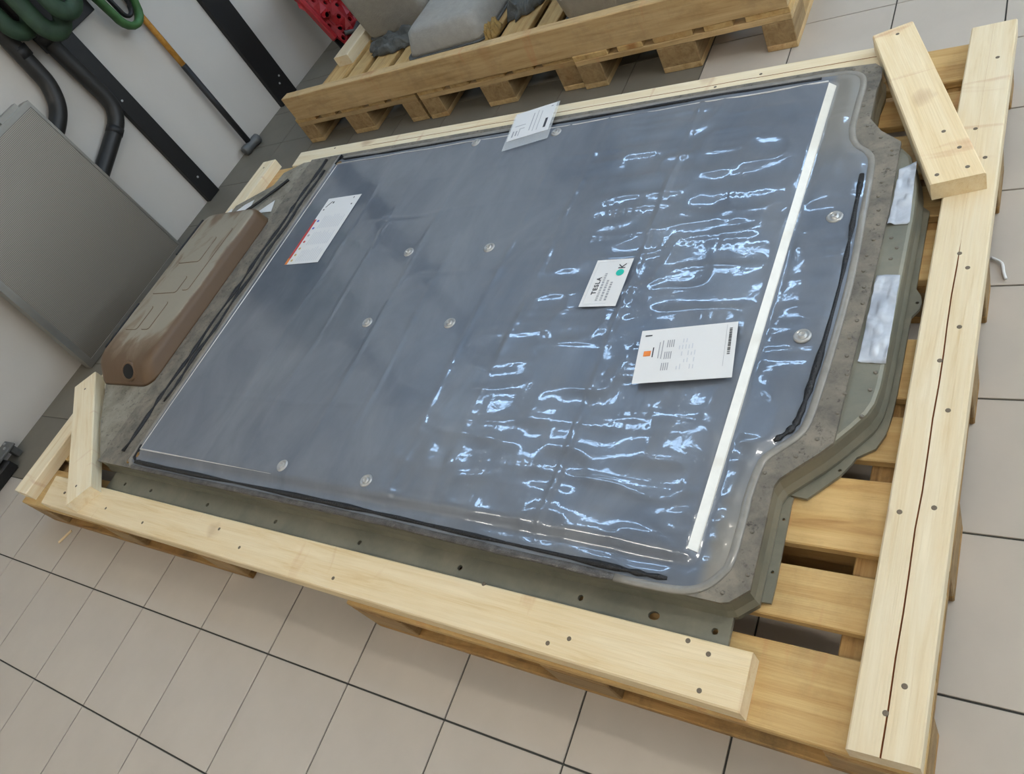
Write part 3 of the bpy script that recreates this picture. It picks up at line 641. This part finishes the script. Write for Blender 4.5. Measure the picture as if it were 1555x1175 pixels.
# shallow embossed pads on the hump
for x0, x1, y0, y1 in ((0.25, 0.34, 0.86, 0.98), (0.36, 0.42, 0.86, 1.0), (0.25, 0.42, 1.04, 1.13), (0.27, 0.42, 1.2, 1.34), (0.44, 0.49, 1.05, 1.38)):
    bm = loft_bm([[(x, y, 0.2855) for x, y in rrect(x0, x1, y0, y1, 0.015, 3)], [(x, y, 0.2885) for x, y in rrect(x0 + 0.004, x1 - 0.004, y0 + 0.004, y1 - 0.004, 0.012, 3)]])
    bm_obj('embossed_pad', bm, M['hump'], hump)
bm_obj('port_collar', lathe_bm([(0.040, -0.012), (0.036, 0.002), (0.031, 0.005), (0.027, 0.003), (0.027, -0.002)], 20), M['hump'], hump, True, (0.440, 0.6895, 0.2625), (math.radians(40), math.radians(12), 0))
bm_obj('port', lathe_bm([(0.027, -0.012), (0.027, 0.0035), (0.023, 0.0045), (0.004, 0.0045)], 18), M['dark'], hump, False, (0.440, 0.6895, 0.2625), (math.radians(40), math.radians(12), 0))
for y0, y1 in ((0.78, 1.0), (1.26, 1.46)):
    bm = bmesh.new(); box(bm, 0.196, 0.206, y0, y1, 0.255, 0.286, 0.002); bm_obj('edge_gasket', bm, M['black_rubber'], hump)
bm_obj('cable', tube_bm(smooth_path([(0.36, 1.53, 0.235), (0.42, 1.60, 0.232), (0.47, 1.68, 0.226), (0.50, 1.72, 0.226)], 5), 0.006, 8), M['black_rubber'], pack, True)
# rust spots at the film corners
for x, y, r in ((0.765, 0.395, 0.012), (0.775, 0.43, 0.010), (0.775, 1.765, 0.016), (0.74, 1.72, 0.010), (0.735, 0.37, 0.009)):
    bm = lathe_bm([(r, -0.002), (r * 0.8, 0.0008), (r * 0.2, 0.0012)], 9); bm_obj('rust_spot', bm, M['rust'], pack, False, (x, y, film_z(x, y) + 0.0006))

# ================================================================== PAPERS
def sheet_thing(name, label, cat, origin, xdir, w, h, z, tilt=0.0, curl=0.0, mat='paper', group=None):
    "paper with local x along its reading direction and local y up the page; origin at its lower left corner"
    e = tag(empty(name, (origin[0], origin[1], z)), label, cat, group); e.rotation_euler = (tilt, 0, math.atan2(xdir[1], xdir[0]))
    n = 10; vs, fs = [], []
    cz = lambda u, v: curl * ((2 * u - 1) ** 4 * 0.5 + max(0, 0.15 - v) * 6)
    for i in range(n + 1):
        for j in range(n + 1): u, v = i / n, j / n; vs.append((w * u, h * v, cz(u, v)))
    for i in range(n):
        for j in range(n): k = i * (n + 1) + j; fs.append((k, k + n + 1, k + n + 2, k + 1))
    me = bpy.data.meshes.new('sheet'); me.from_pydata(vs, [], fs); o = link('sheet', me, M[mat], e)
    md = o.modifiers.new('s', 'SOLIDIFY'); md.thickness = 0.0004; md.offset = -1
    return e
def bars(e, rects, mat, name='print', z=0.0006):
    bm = bmesh.new()
    for x0, x1, y0, y1 in rects: box(bm, x0, x1, y0, y1, z - 0.0002, z)
    return bm_obj(name, bm, mat, e)
def word(e, s, size, x, y, mat, name='lettering', rot=0.0, spacing=1.0, bold=0.0):
    o = link(name, text_mesh(s, size, spacing, bold), mat, e, (x, y, 0.0008), (0, 0, rot)); return o
# the maker label: reads towards +Y
e = sheet_thing('maker_label', 'white label reading TESLA with a green dot and K', 'label', (2.293, 0.954), (0, 1), 0.154, 0.101, film_z(2.24, 1.03) + 0.006)
word(e, 'TESLA', 0.0175, 0.038, 0.068, M['ink_dark'], spacing=1.25, bold=0.0004)
rl = random.Random(4)
for k, y in enumerate((0.056, 0.044, 0.032)):
    x = 0.018; rects = []
    while x < (0.105, 0.085, 0.08)[k]:
        wd = rl.uniform(0.003, 0.007); rects.append((x, x + wd, y, y + 0.006)); x += wd + 0.0025
    bars(e, rects, M['ink'])
bars(e, [(0.008, 0.146, 0.092, 0.0926), (0.008, 0.0086, 0.03, 0.092), (0.1454, 0.146, 0.03, 0.092)], M['ink_faint'], 'border')
bm = lathe_bm([(0.0105, 0.0003), (0.0105, 0.0009)], 20); bm_obj('green_dot', bm, M['green_ink'], e, False, (0.108, 0.023, 0))
word(e, 'K', 0.028, 0.120, 0.0135, M['ink_dark'])
# shipping note: reads towards +Y
e = sheet_thing('shipping_note', 'white shipping note with an orange logo and figure 1', 'paper', (2.623, 0.752), (-0.135, 1), 0.146, 0.212, film_z(2.5, 0.8) + 0.010, tilt=0.02)
word(e, '1', 0.022, 0.124, 0.186, M['ink_dark'], bold=0.0004)
bm = bmesh.new(); box(bm, 0.072, 0.086, 0.182, 0.198, 0.0004, 0.0009); bm_obj('logo', bm, M['orange_ink'], e)
bars(e, [(0.068, 0.095, 0.176, 0.1785)], M['ink_dark'], 'company_line')
rects = [(0.064, 0.108, 0.163, 0.165), (0.062, 0.112, 0.156, 0.158)]
for (bx, by) in ((0.092, 0.132), (0.060, 0.135), (0.030, 0.138)):
    for k in range(4): rects.append((bx, bx + 0.020, by + k * 0.0045, by + k * 0.0045 + 0.002))
bars(e, rects, M['ink'])
bars(e, [(0.03 + i * 0.018, 0.03 + i * 0.018 + rl.uniform(0.008, 0.015), 0.118 - k * 0.007, 0.120 - k * 0.007) for k in range(6) for i in range(5) if rl.random() < 0.6], M['ink_faint'])
x = 0.060; rects = []
while x < 0.130:
    wd = rl.choice((0.0007, 0.0014, 0.002)); rects.append((x, x + wd, 0.010, 0.016)); x += wd + rl.choice((0.0008, 0.0016))
bars(e, rects, M['ink_dark'], 'barcode'); bars(e, [(0.03, 0.14, 0.0215, 0.0221)], M['ink'], 'rule')
# warning sheet: reads towards +Y
e = sheet_thing('warning_label', 'white warning label with a red edge stripe at the left end of the film', 'label', (1.071, 1.192), (0, 1), 0.336, 0.176, film_z(0.98, 1.36) + 0.0025)
bars(e, [(0.0, 0.225, 0.164, 0.176)], M['red_ink'], 'red_stripe'); bars(e, [(0.0, 0.03, 0.164, 0.1765)], M['orange_ink'], 'orange_end', 0.0009)
for k, (x, m_) in enumerate(((0.215, 'blue_ink'), (0.178, 'blue_ink'), (0.142, 'ink'), (0.110, 'red_ink'), (0.076, 'tan_ink'), (0.045, 'tan_ink'), (0.018, 'tan_ink'))):
    bm = lathe_bm([(0.0055, 0.0003), (0.0055, 0.0008)], 12); bm_obj('symbol', bm, M[m_], e, False, (x, 0.150, 0))
rects = []
for c0 in (0.012, 0.092, 0.175):
    for k in range(11): rects.append((c0, c0 + rl.uniform(0.05, 0.068), 0.02 + k * 0.0105, 0.0225 + k * 0.0105))
bars(e, rects, M['ink_faint'])
bm = bmesh.new(); box(bm, -0.018, 0.018, -0.0016, 0.0016, 0.0003, 0.0009); bm_obj('slash', bm, M['ink_dark'], e, False, (0.302, 0.150, 0), (0, 0, -0.6))
bars(e, [(0.305, 0.315, 0.128, 0.135), (0.272, 0.278, 0.158, 0.165), (0.32, 0.328, 0.03, 0.034), (0.285, 0.292, 0.02, 0.026)], M['ink_dark'])
# document pouch over the far rim
e = sheet_thing('document_pouch', 'clear document pouch with printed sheet over the far edge', 'pouch', (1.655, 1.628), (0.165, 0.045), 0.168, 0.212, 0.2490, mat='clear')
e.rotation_euler = (-0.05, 0, math.atan2(0.03, 0.165))
e2 = e
bm = bmesh.new(); box(bm, 0.006, 0.158, 0.050, 0.208, 0.0003, 0.0008); pp = bm_obj('printed_sheet', bm, M['paper'], e)
bars(e, [(0.018, 0.024, 0.066, 0.10), (0.030, 0.036, 0.07, 0.098), (0.042, 0.06, 0.104, 0.107), (0.042, 0.045, 0.066, 0.107), (0.02, 0.06, 0.125, 0.128), (0.08, 0.083, 0.08, 0.18), (0.095, 0.097, 0.07, 0.19), (0.11, 0.112, 0.07, 0.18)], M['ink'], 'print', 0.0012)
bars(e, [(0.134, 0.143, 0.072, 0.125)], M['ink_dark'], 'barcode', 0.0012); bars(e, [(0.14, 0.148, 0.19, 0.195)], M['ink'], 'mark', 0.0012)
# torn white scraps by the hump
for k, (pts, z, lab) in enumerate((([(0.125, 1.60), (0.15, 1.575), (0.17, 1.60), (0.145, 1.635)], 0.1895, 'tiny white paper scrap on the left end board'),
                                   ([(0.24, 1.535), (0.36, 1.545), (0.345, 1.625), (0.30, 1.60)], 0.222, 'largest white paper scrap beside the brown hump'),
                                   ([(0.43, 1.535), (0.53, 1.53), (0.50, 1.60)], 0.2215, 'triangular white paper scrap between brown hump and cable'))):
    tag(bm_obj('paper_scrap', plate_bm(pts, z - 0.0003, z + 0.0006), M['paper']), lab, 'paper', 'torn paper scraps')

# ================================================================== AT THE WALL
for y0, y1, lab in ((1.985, 2.076, 'black steel wall post beside the hoses'), (2.772, 2.928, 'wide black steel wall post beside the back row of pallets')):
    bm = bmesh.new(); box(bm, X0 - 0.001, X0 + 0.03, y0, y1, 0.0, ZC, 0.002)
    o = tag(bm_obj('wall_post', bm, M['black_steel']), lab, 'post', 'black posts on the wall')
    for dy, z in ((0.045, 0.13), (0.03, 0.62)) if y0 < 2 else ((0.08, 0.10), (0.11, 0.13)):
        bm = lathe_bm([(0.006, 0), (0.006, 0.003), (0.003, 0.004)], 8); bm_obj('screw', bm, M['bolt'], o, False, (X0 + 0.03, y0 + dy, z), (0, math.pi / 2, 0))
# bracket carrying the slings
bm = bmesh.new(); box(bm, X0 + 0.031, X0 + 0.05, 1.90, 2.235, 0.955, 1.16, 0.003); box(bm, X0 + 0.05, X0 + 0.20, 1.95, 2.2, 1.18, 1.2, 0.003); box(bm, X0 + 0.031, X0 + 0.05, 1.95, 2.2, 1.15, 1.2)
tag(bm_obj('wall_bracket', bm, M['black_steel']), 'black steel bracket plate on the wall post', 'bracket')
def sling(name_lab, x, ya, yb, zb, ztop, r, mat, flat=0.5, tilt=0.0):
    ym = (ya + yb) / 2; hw = (yb - ya) / 2; pts = []
    for t in np.linspace(0, 1, 7): pts.append((x, ya - tilt * (1 - t), ztop + (zb + hw * 1.3 - ztop) * t))
    for a_ in np.linspace(math.pi, 2 * math.pi, 11)[1:-1]: pts.append((x + 0.004 * math.sin(a_), ym + hw * math.cos(a_), zb + hw * 1.3 + hw * 1.3 * math.sin(a_)))
    for t in np.linspace(0, 1, 7): pts.append((x + 0.01, yb + tilt * t, zb + hw * 1.3 + (ztop - zb - hw * 1.3) * t))
    o = bm_obj('lifting_sling', tube_bm(pts, r, 10, False, flat), mat, None, True); tag(o, name_lab, 'sling', 'green lifting slings'); return o
sling('leftmost thick green sling hanging above the black hoses', -0.46, 1.80, 1.92, 1.08, 1.5, 0.040, M['green_dark'], 0.6)
sling('dark green sling hanging in front of the black bracket', -0.395, 1.88, 2.00, 1.01, 1.5, 0.042, M['green_dark'], 0.6)
sling('mid green sling bunched beside the sledgehammer sling', -0.33, 1.95, 2.07, 1.04, 1.5, 0.038, M['green_dark'], 0.6)
sling('bright green sling looped over the sledgehammer handle', -0.505, 2.265, 2.40, 0.806, 1.3, 0.018, M['green'], 1.6, 0.06)
st_ = sling('small black strap inside the loop', -0.505, 2.305, 2.365, 0.85, 1.3, 0.010, M['black_rubber'], 1.4, 0.03)
bs_ = bpy.data.objects['lifting_sling.003']; st_.parent = bs_; st_.name = 'inner_strap'; del st_['category']; del st_['group']
# sledgehammer leaning on the wall
hm = tag(empty('sledgehammer', (-0.535, 2.40, 0.0)), 'sledgehammer with black and wooden handle leaning on the white wall', 'hammer')
bm_obj('wooden_handle', tube_bm([(-0.025, 0.018, 0.53), (-0.045, 0.03, 0.98)], 0.015, 10), M['orange_wood'], hm, True)
bm_obj('handle_sleeve', tube_bm([(0.0, 0.0, 0.03), (-0.025, 0.018, 0.53)], 0.0165, 10), M['black_rubber'], hm, True)
bm = lathe_bm([(0.022, -0.062), (0.0275, -0.056), (0.0275, -0.03), (0.024, -0.02), (0.024, 0.02), (0.0275, 0.03), (0.0275, 0.056), (0.022, 0.062)], 16)
bm_obj('hammer_head', bm, M['grey_metal'], hm, True, (0.004, 0.0, 0.028), (math.radians(90), 0, math.radians(-12)))
# two black hoses
def hose(lab, pts, r):
    e_ = tag(empty('black_hose', (pts[-1][0], pts[-1][1], pts[-1][2])), lab, 'hose', 'black hoses on the wall'); o = Vector(e_.location)
    P_ = smooth_path(pts, 6); bm_obj('hose_body', tube_bm([Vector(q) - o for q in P_], r, 14), M['hose'], e_, True)
    return e_, o
h1, o1 = hose('black bent hose nearest the corner of the finned panel', [(-0.555, 1.83, 1.5), (-0.555, 1.815, 1.25), (-0.555, 1.805, 1.05), (-0.555, 1.80, 0.95), (-0.555, 1.79, 0.87), (-0.555, 1.745, 0.79), (-0.556, 1.66, 0.735), (-0.557, 1.55, 0.70)], 0.037)
h2, o2 = hose('black bent hose hanging beside the narrow wall post', [(-0.555, 1.925, 1.5), (-0.555, 1.935, 1.2), (-0.555, 1.945, 0.95), (-0.555, 1.955, 0.75), (-0.555, 1.957, 0.68), (-0.555, 1.945, 0.625), (-0.555, 1.895, 0.575), (-0.556, 1.80, 0.535), (-0.557, 1.68, 0.49), (-0.558, 1.55, 0.44)], 0.037)
for h_, o_, q, d in ((h1, o1, (-0.555, 1.806, 1.0), (0, 0.005, 0.05)), (h2, o2, (-0.555, 1.943, 0.98), (0, -0.004, 0.05)), (h2, o2, (-0.5555, 1.850, 0.553), (0, 0.03, 0.013)), (h1, o1, (-0.555, 1.815, 1.13), (0, 0.0, 0.04))):
    a_ = Vector(q) - o_; bm_obj('hose_cuff', tube_bm([a_, a_ + Vector(d)], 0.0395, 14), M['black_rubber'], h_, True)
# finned aluminium panel standing against the wall
pn = tag(empty('finned_panel', (-0.50, 1.27, 0.0)), 'finned aluminium radiator panel standing against the white wall', 'panel')
def pbox(name, x0, x1, ya, yb, yc, yd, z0, z1, mat):
    "box whose lower edge runs ya..yb and upper edge yc..yd"
    vs = []
    bm = bmesh.new()
    for x in (x0, x1):
        for y, z in ((ya, z0), (yb, z0), (yd, z1), (yc, z1)): vs.append(bm.verts.new((x, y, z)))
    for f in ((0, 1, 2, 3), (4, 5, 6, 7), (0, 1, 5, 4), (1, 2, 6, 5), (2, 3, 7, 6), (3, 0, 4, 7)): bm.faces.new([vs[i] for i in f])
    return bm_obj(name, bm, mat, pn)
px0, px1 = -0.02, 0.028
pbox('fin_core', px0 + 0.008, px1 - 0.003, -0.365, 0.355, -0.30, 0.345, 0.03, 0.875, M['fins'])
pbox('side_channel', px0, px1, -0.398, -0.365, -0.333, -0.30, 0.004, 0.90, M['aluminium'])
pbox('side_channel', px0, px1, 0.355, 0.368, 0.345, 0.358, 0.004, 0.90, M['aluminium'])
pbox('top_channel', px0, px1, -0.30, 0.345, -0.30, 0.345, 0.876, 0.902, M['aluminium'])
pbox('bottom_channel', px0, px1, -0.365, 0.355, -0.365, 0.355, 0.004, 0.03, M['aluminium'])
pbox('top_bracket', px0 + 0.005, px1 - 0.008, 0.20, 0.31, 0.20, 0.31, 0.902, 0.922, M['aluminium'])
bm_obj('filler_cap', lathe_bm([(0.022, 0), (0.022, 0.02), (0.018, 0.022), (0.018, 0.034), (0.012, 0.036)], 12), M['black_rubber'], pn, False, (0.0, 0.155, 0.902))
# grey bracketed machine foot at the left edge
ft = tag(empty('machine_foot', (-0.52, 0.33, 0.0)), 'grey metal machine foot with black bar at the left edge', 'machine foot')
bm = bmesh.new(); box(bm, -0.055, 0.03, -0.16, 0.095, 0.055, 0.067, 0.003); bm_obj('plate', bm, M['grey_metal'], ft)
bm = bmesh.new(); box(bm, -0.045, 0.005, 0.06, 0.09, 0.0, 0.055, 0.003); bm_obj('leg', bm, M['grey_metal'], ft)
bm = bmesh.new(); box(bm, -0.045, 0.07, -0.24, 0.02, 0.0, 0.05, 0.006); bm_obj('bar', bm, M['black_steel'], ft)
for x, y in ((0.0, 0.06), (0.01, -0.02), (-0.03, 0.08)): bm_obj('bolt', lathe_bm([(0.007, 0), (0.007, 0.004), (0.003, 0.006)], 8), M['bolt'], ft, False, (x, y, 0.067))

# ================================================================== ON THE BACK ROW OF PALLETS
def moulding(lab, x0, x1, y0, y1, z0, z1, draft, r, rim=0.012, mat='moulding', flare=0.0):
    e_ = tag(empty('moulded_cover', ((x0 + x1) / 2, (y0 + y1) / 2, z0)), lab, 'cover', 'grey moulded covers'); cx, cy = e_.location.x, e_.location.y
    def rg(i_, z, rad): return [(x - cx, y - cy, z - z0) for x, y in rrect(x0 + i_, x1 - i_, y0 + i_, y1 - i_, rad, 6)]
    h = z1 - z0
    bm_obj('shell', loft_bm([rg(0, z0 + 0.004, r), rg(draft * 0.15, z0 + 0.02, r), rg(draft * 0.8, z0 + h * 0.85, r), rg(draft + 0.012, z0 + h * 0.96, r * 0.9), rg(draft + 0.035, z1, r * 0.7)]), M[mat], e_, True)
    bm_obj('brim', loft_bm([rg(-rim, z0, r), rg(-rim, z0 + 0.006, r)]), M['rag'], e_)
    return e_
moulding('low tapered grey moulded cover in the middle of the back row', 0.62, 1.07, 2.60, 3.30, 0.1455, 0.262, 0.035, 0.05)
moulding('tall grey moulded cover at the left of the back row', 0.17, 0.585, 2.92, 3.55, 0.1455, 0.62, -0.05, 0.05)
moulding('woven grey moulded cover at the right of the back row', 1.50, 2.25, 2.545, 3.20, 0.1455, 0.45, -0.04, 0.06)
def rag(lab, cx, cy, z, sx, sy, h, seed, mat, cat='rag'):
    n = 22; vs, fs = [], []
    for i in range(n + 1):
        for j in range(n + 1):
            u, v = i / n * 2 - 1, j / n * 2 - 1; rad = math.hypot(u, v); k = max(abs(u), abs(v)) / (rad + 1e-6) if rad > 0 else 1
            q = vnoise(np.array(u * 2.4 + seed), np.array(v * 2.4 + seed * 2)); q2 = vnoise(np.array(u * 6 + seed), np.array(v * 6))
            edge = max(0.0, 1 - max(abs(u), abs(v)))
            vs.append((sx * u * k * (0.8 + 0.4 * float(q)), sy * v * k * (0.8 + 0.4 * float(q2)), 0.003 + h * min(1, edge * 3) * (0.35 + 0.9 * abs(2 * float(q) - 1) + 0.35 * float(q2))))
    for i in range(n):
        for j in range(n): k = i * (n + 1) + j; fs.append((k, k + n + 1, k + n + 2, k + 1))
    me = bpy.data.meshes.new('rag'); me.from_pydata(vs, [], fs)
    for p_ in me.polygons: p_.use_smooth = True
    o = link('crumpled_fabric' if cat == 'rag' else 'foam_scrap', me, M[mat], None, (cx, cy, z)); md = o.modifiers.new('s', 'SOLIDIFY'); md.thickness = 0.002; tag(o, lab, cat); return o
rag('crumpled grey fabric between the low cover and the woven cover', 1.20, 2.84, 0.1455, 0.10, 0.15, 0.075, 4, 'rag')
rag('dark crumpled fabric between the tall cover and the low cover', 0.42, 2.80, 0.1455, 0.17, 0.085, 0.045, 9, 'rag')
rag('torn yellow foam scrap beside the low grey cover', 1.11, 2.62, 0.1455, 0.03, 0.07, 0.05, 2, 'foam', 'foam')
# red perforated part leaning on the wall
rd = tag(empty('red_cast_part', (-0.265, 3.29, 0.0)), 'red perforated plastic part leaning by the wall behind the pallets', 'plastic part')
rd.rotation_euler = (0, math.radians(-22), math.radians(-18))
bm = bmesh.new(); cs = 0.05; nx, ny = 5, 12
grid = {}
def gv(i, j, z=0.0):
    t = j / ny; wv = 1.0 if t > 0.35 else 0.62 + 1.08 * t
    return Vector(((0.015 * math.sin(i * 1.7 + j) if 0 < i < nx else 0), (i - nx / 2) * cs * wv, j * cs))
for i in range(nx):
    for j in range(ny):
        q = [gv(i, j), gv(i + 1, j), gv(i + 1, j + 1), gv(i, j + 1)]; c = sum(q, Vector()) / 4
        if (i + j) % 2 == 0 or j < 1:
            bm.faces.new([bm.verts.new(p) for p in q]); continue
        outer = [q[0].lerp(q[1], 0.0), q[0].lerp(q[1], 0.5), q[1], q[1].lerp(q[2], 0.5), q[2], q[2].lerp(q[3], 0.5), q[3], q[3].lerp(q[0], 0.5)]
        innr = [c + (p - c).normalized() * 0.014 for p in outer]
        O = [bm.verts.new(p) for p in outer]; I = [bm.verts.new(p) for p in innr]
        for k in range(8): bm.faces.new((O[k], O[(k + 1) % 8], I[(k + 1) % 8], I[k]))
bmesh.ops.remove_doubles(bm, verts=bm.verts, dist=0.0005)
o = bm_obj('perforated_shell', bm, M['red'], rd); md = o.modifiers.new('s', 'SOLIDIFY'); md.thickness = 0.02
bm = bmesh.new(); box(bm, -0.035, -0.02, -0.11, 0.11, 0.02, 0.58); bm_obj('backing', bm, M['dark'], rd)
bm = bmesh.new(); box(bm, -0.02, 0.03, -0.125, -0.095, 0.10, 0.6, 0.006); bm_obj('rim', bm, M['red'], rd)
bm = bmesh.new(); box(bm, -0.02, 0.03, 0.095, 0.125, 0.10, 0.6, 0.006); bm_obj('rim', bm, M['red'], rd)
bm_obj('clip', tube_bm([(0.02, -0.05, 0.09), (0.03, 0.0, 0.06), (0.02, 0.06, 0.08)], 0.014, 8), M['grey_metal'], rd, True)

# ================================================================== LITTER ON THE FLOOR
tag(bm_obj('plastic_scrap', tube_bm(smooth_path([(3.025, 1.28, 0.004), (3.045, 1.26, 0.007), (3.050, 1.235, 0.005), (3.055, 1.215, 0.004)], 4), 0.0035, 6), M['paper'], None, True), 'small white plastic scrap on the tiles right of the frame', 'scrap')
bm = bmesh.new(); box(bm, -0.03, 0.03, -0.006, 0.006, 0, 0.004, 0.001)
tag(bm_obj('wood_splinter', bm, M['pine_warm'], None, False, (0.24, 0.13, 0.0), (0, 0, 1.1)), 'pale wood splinter on the tiles by the near left pallet', 'splinter')
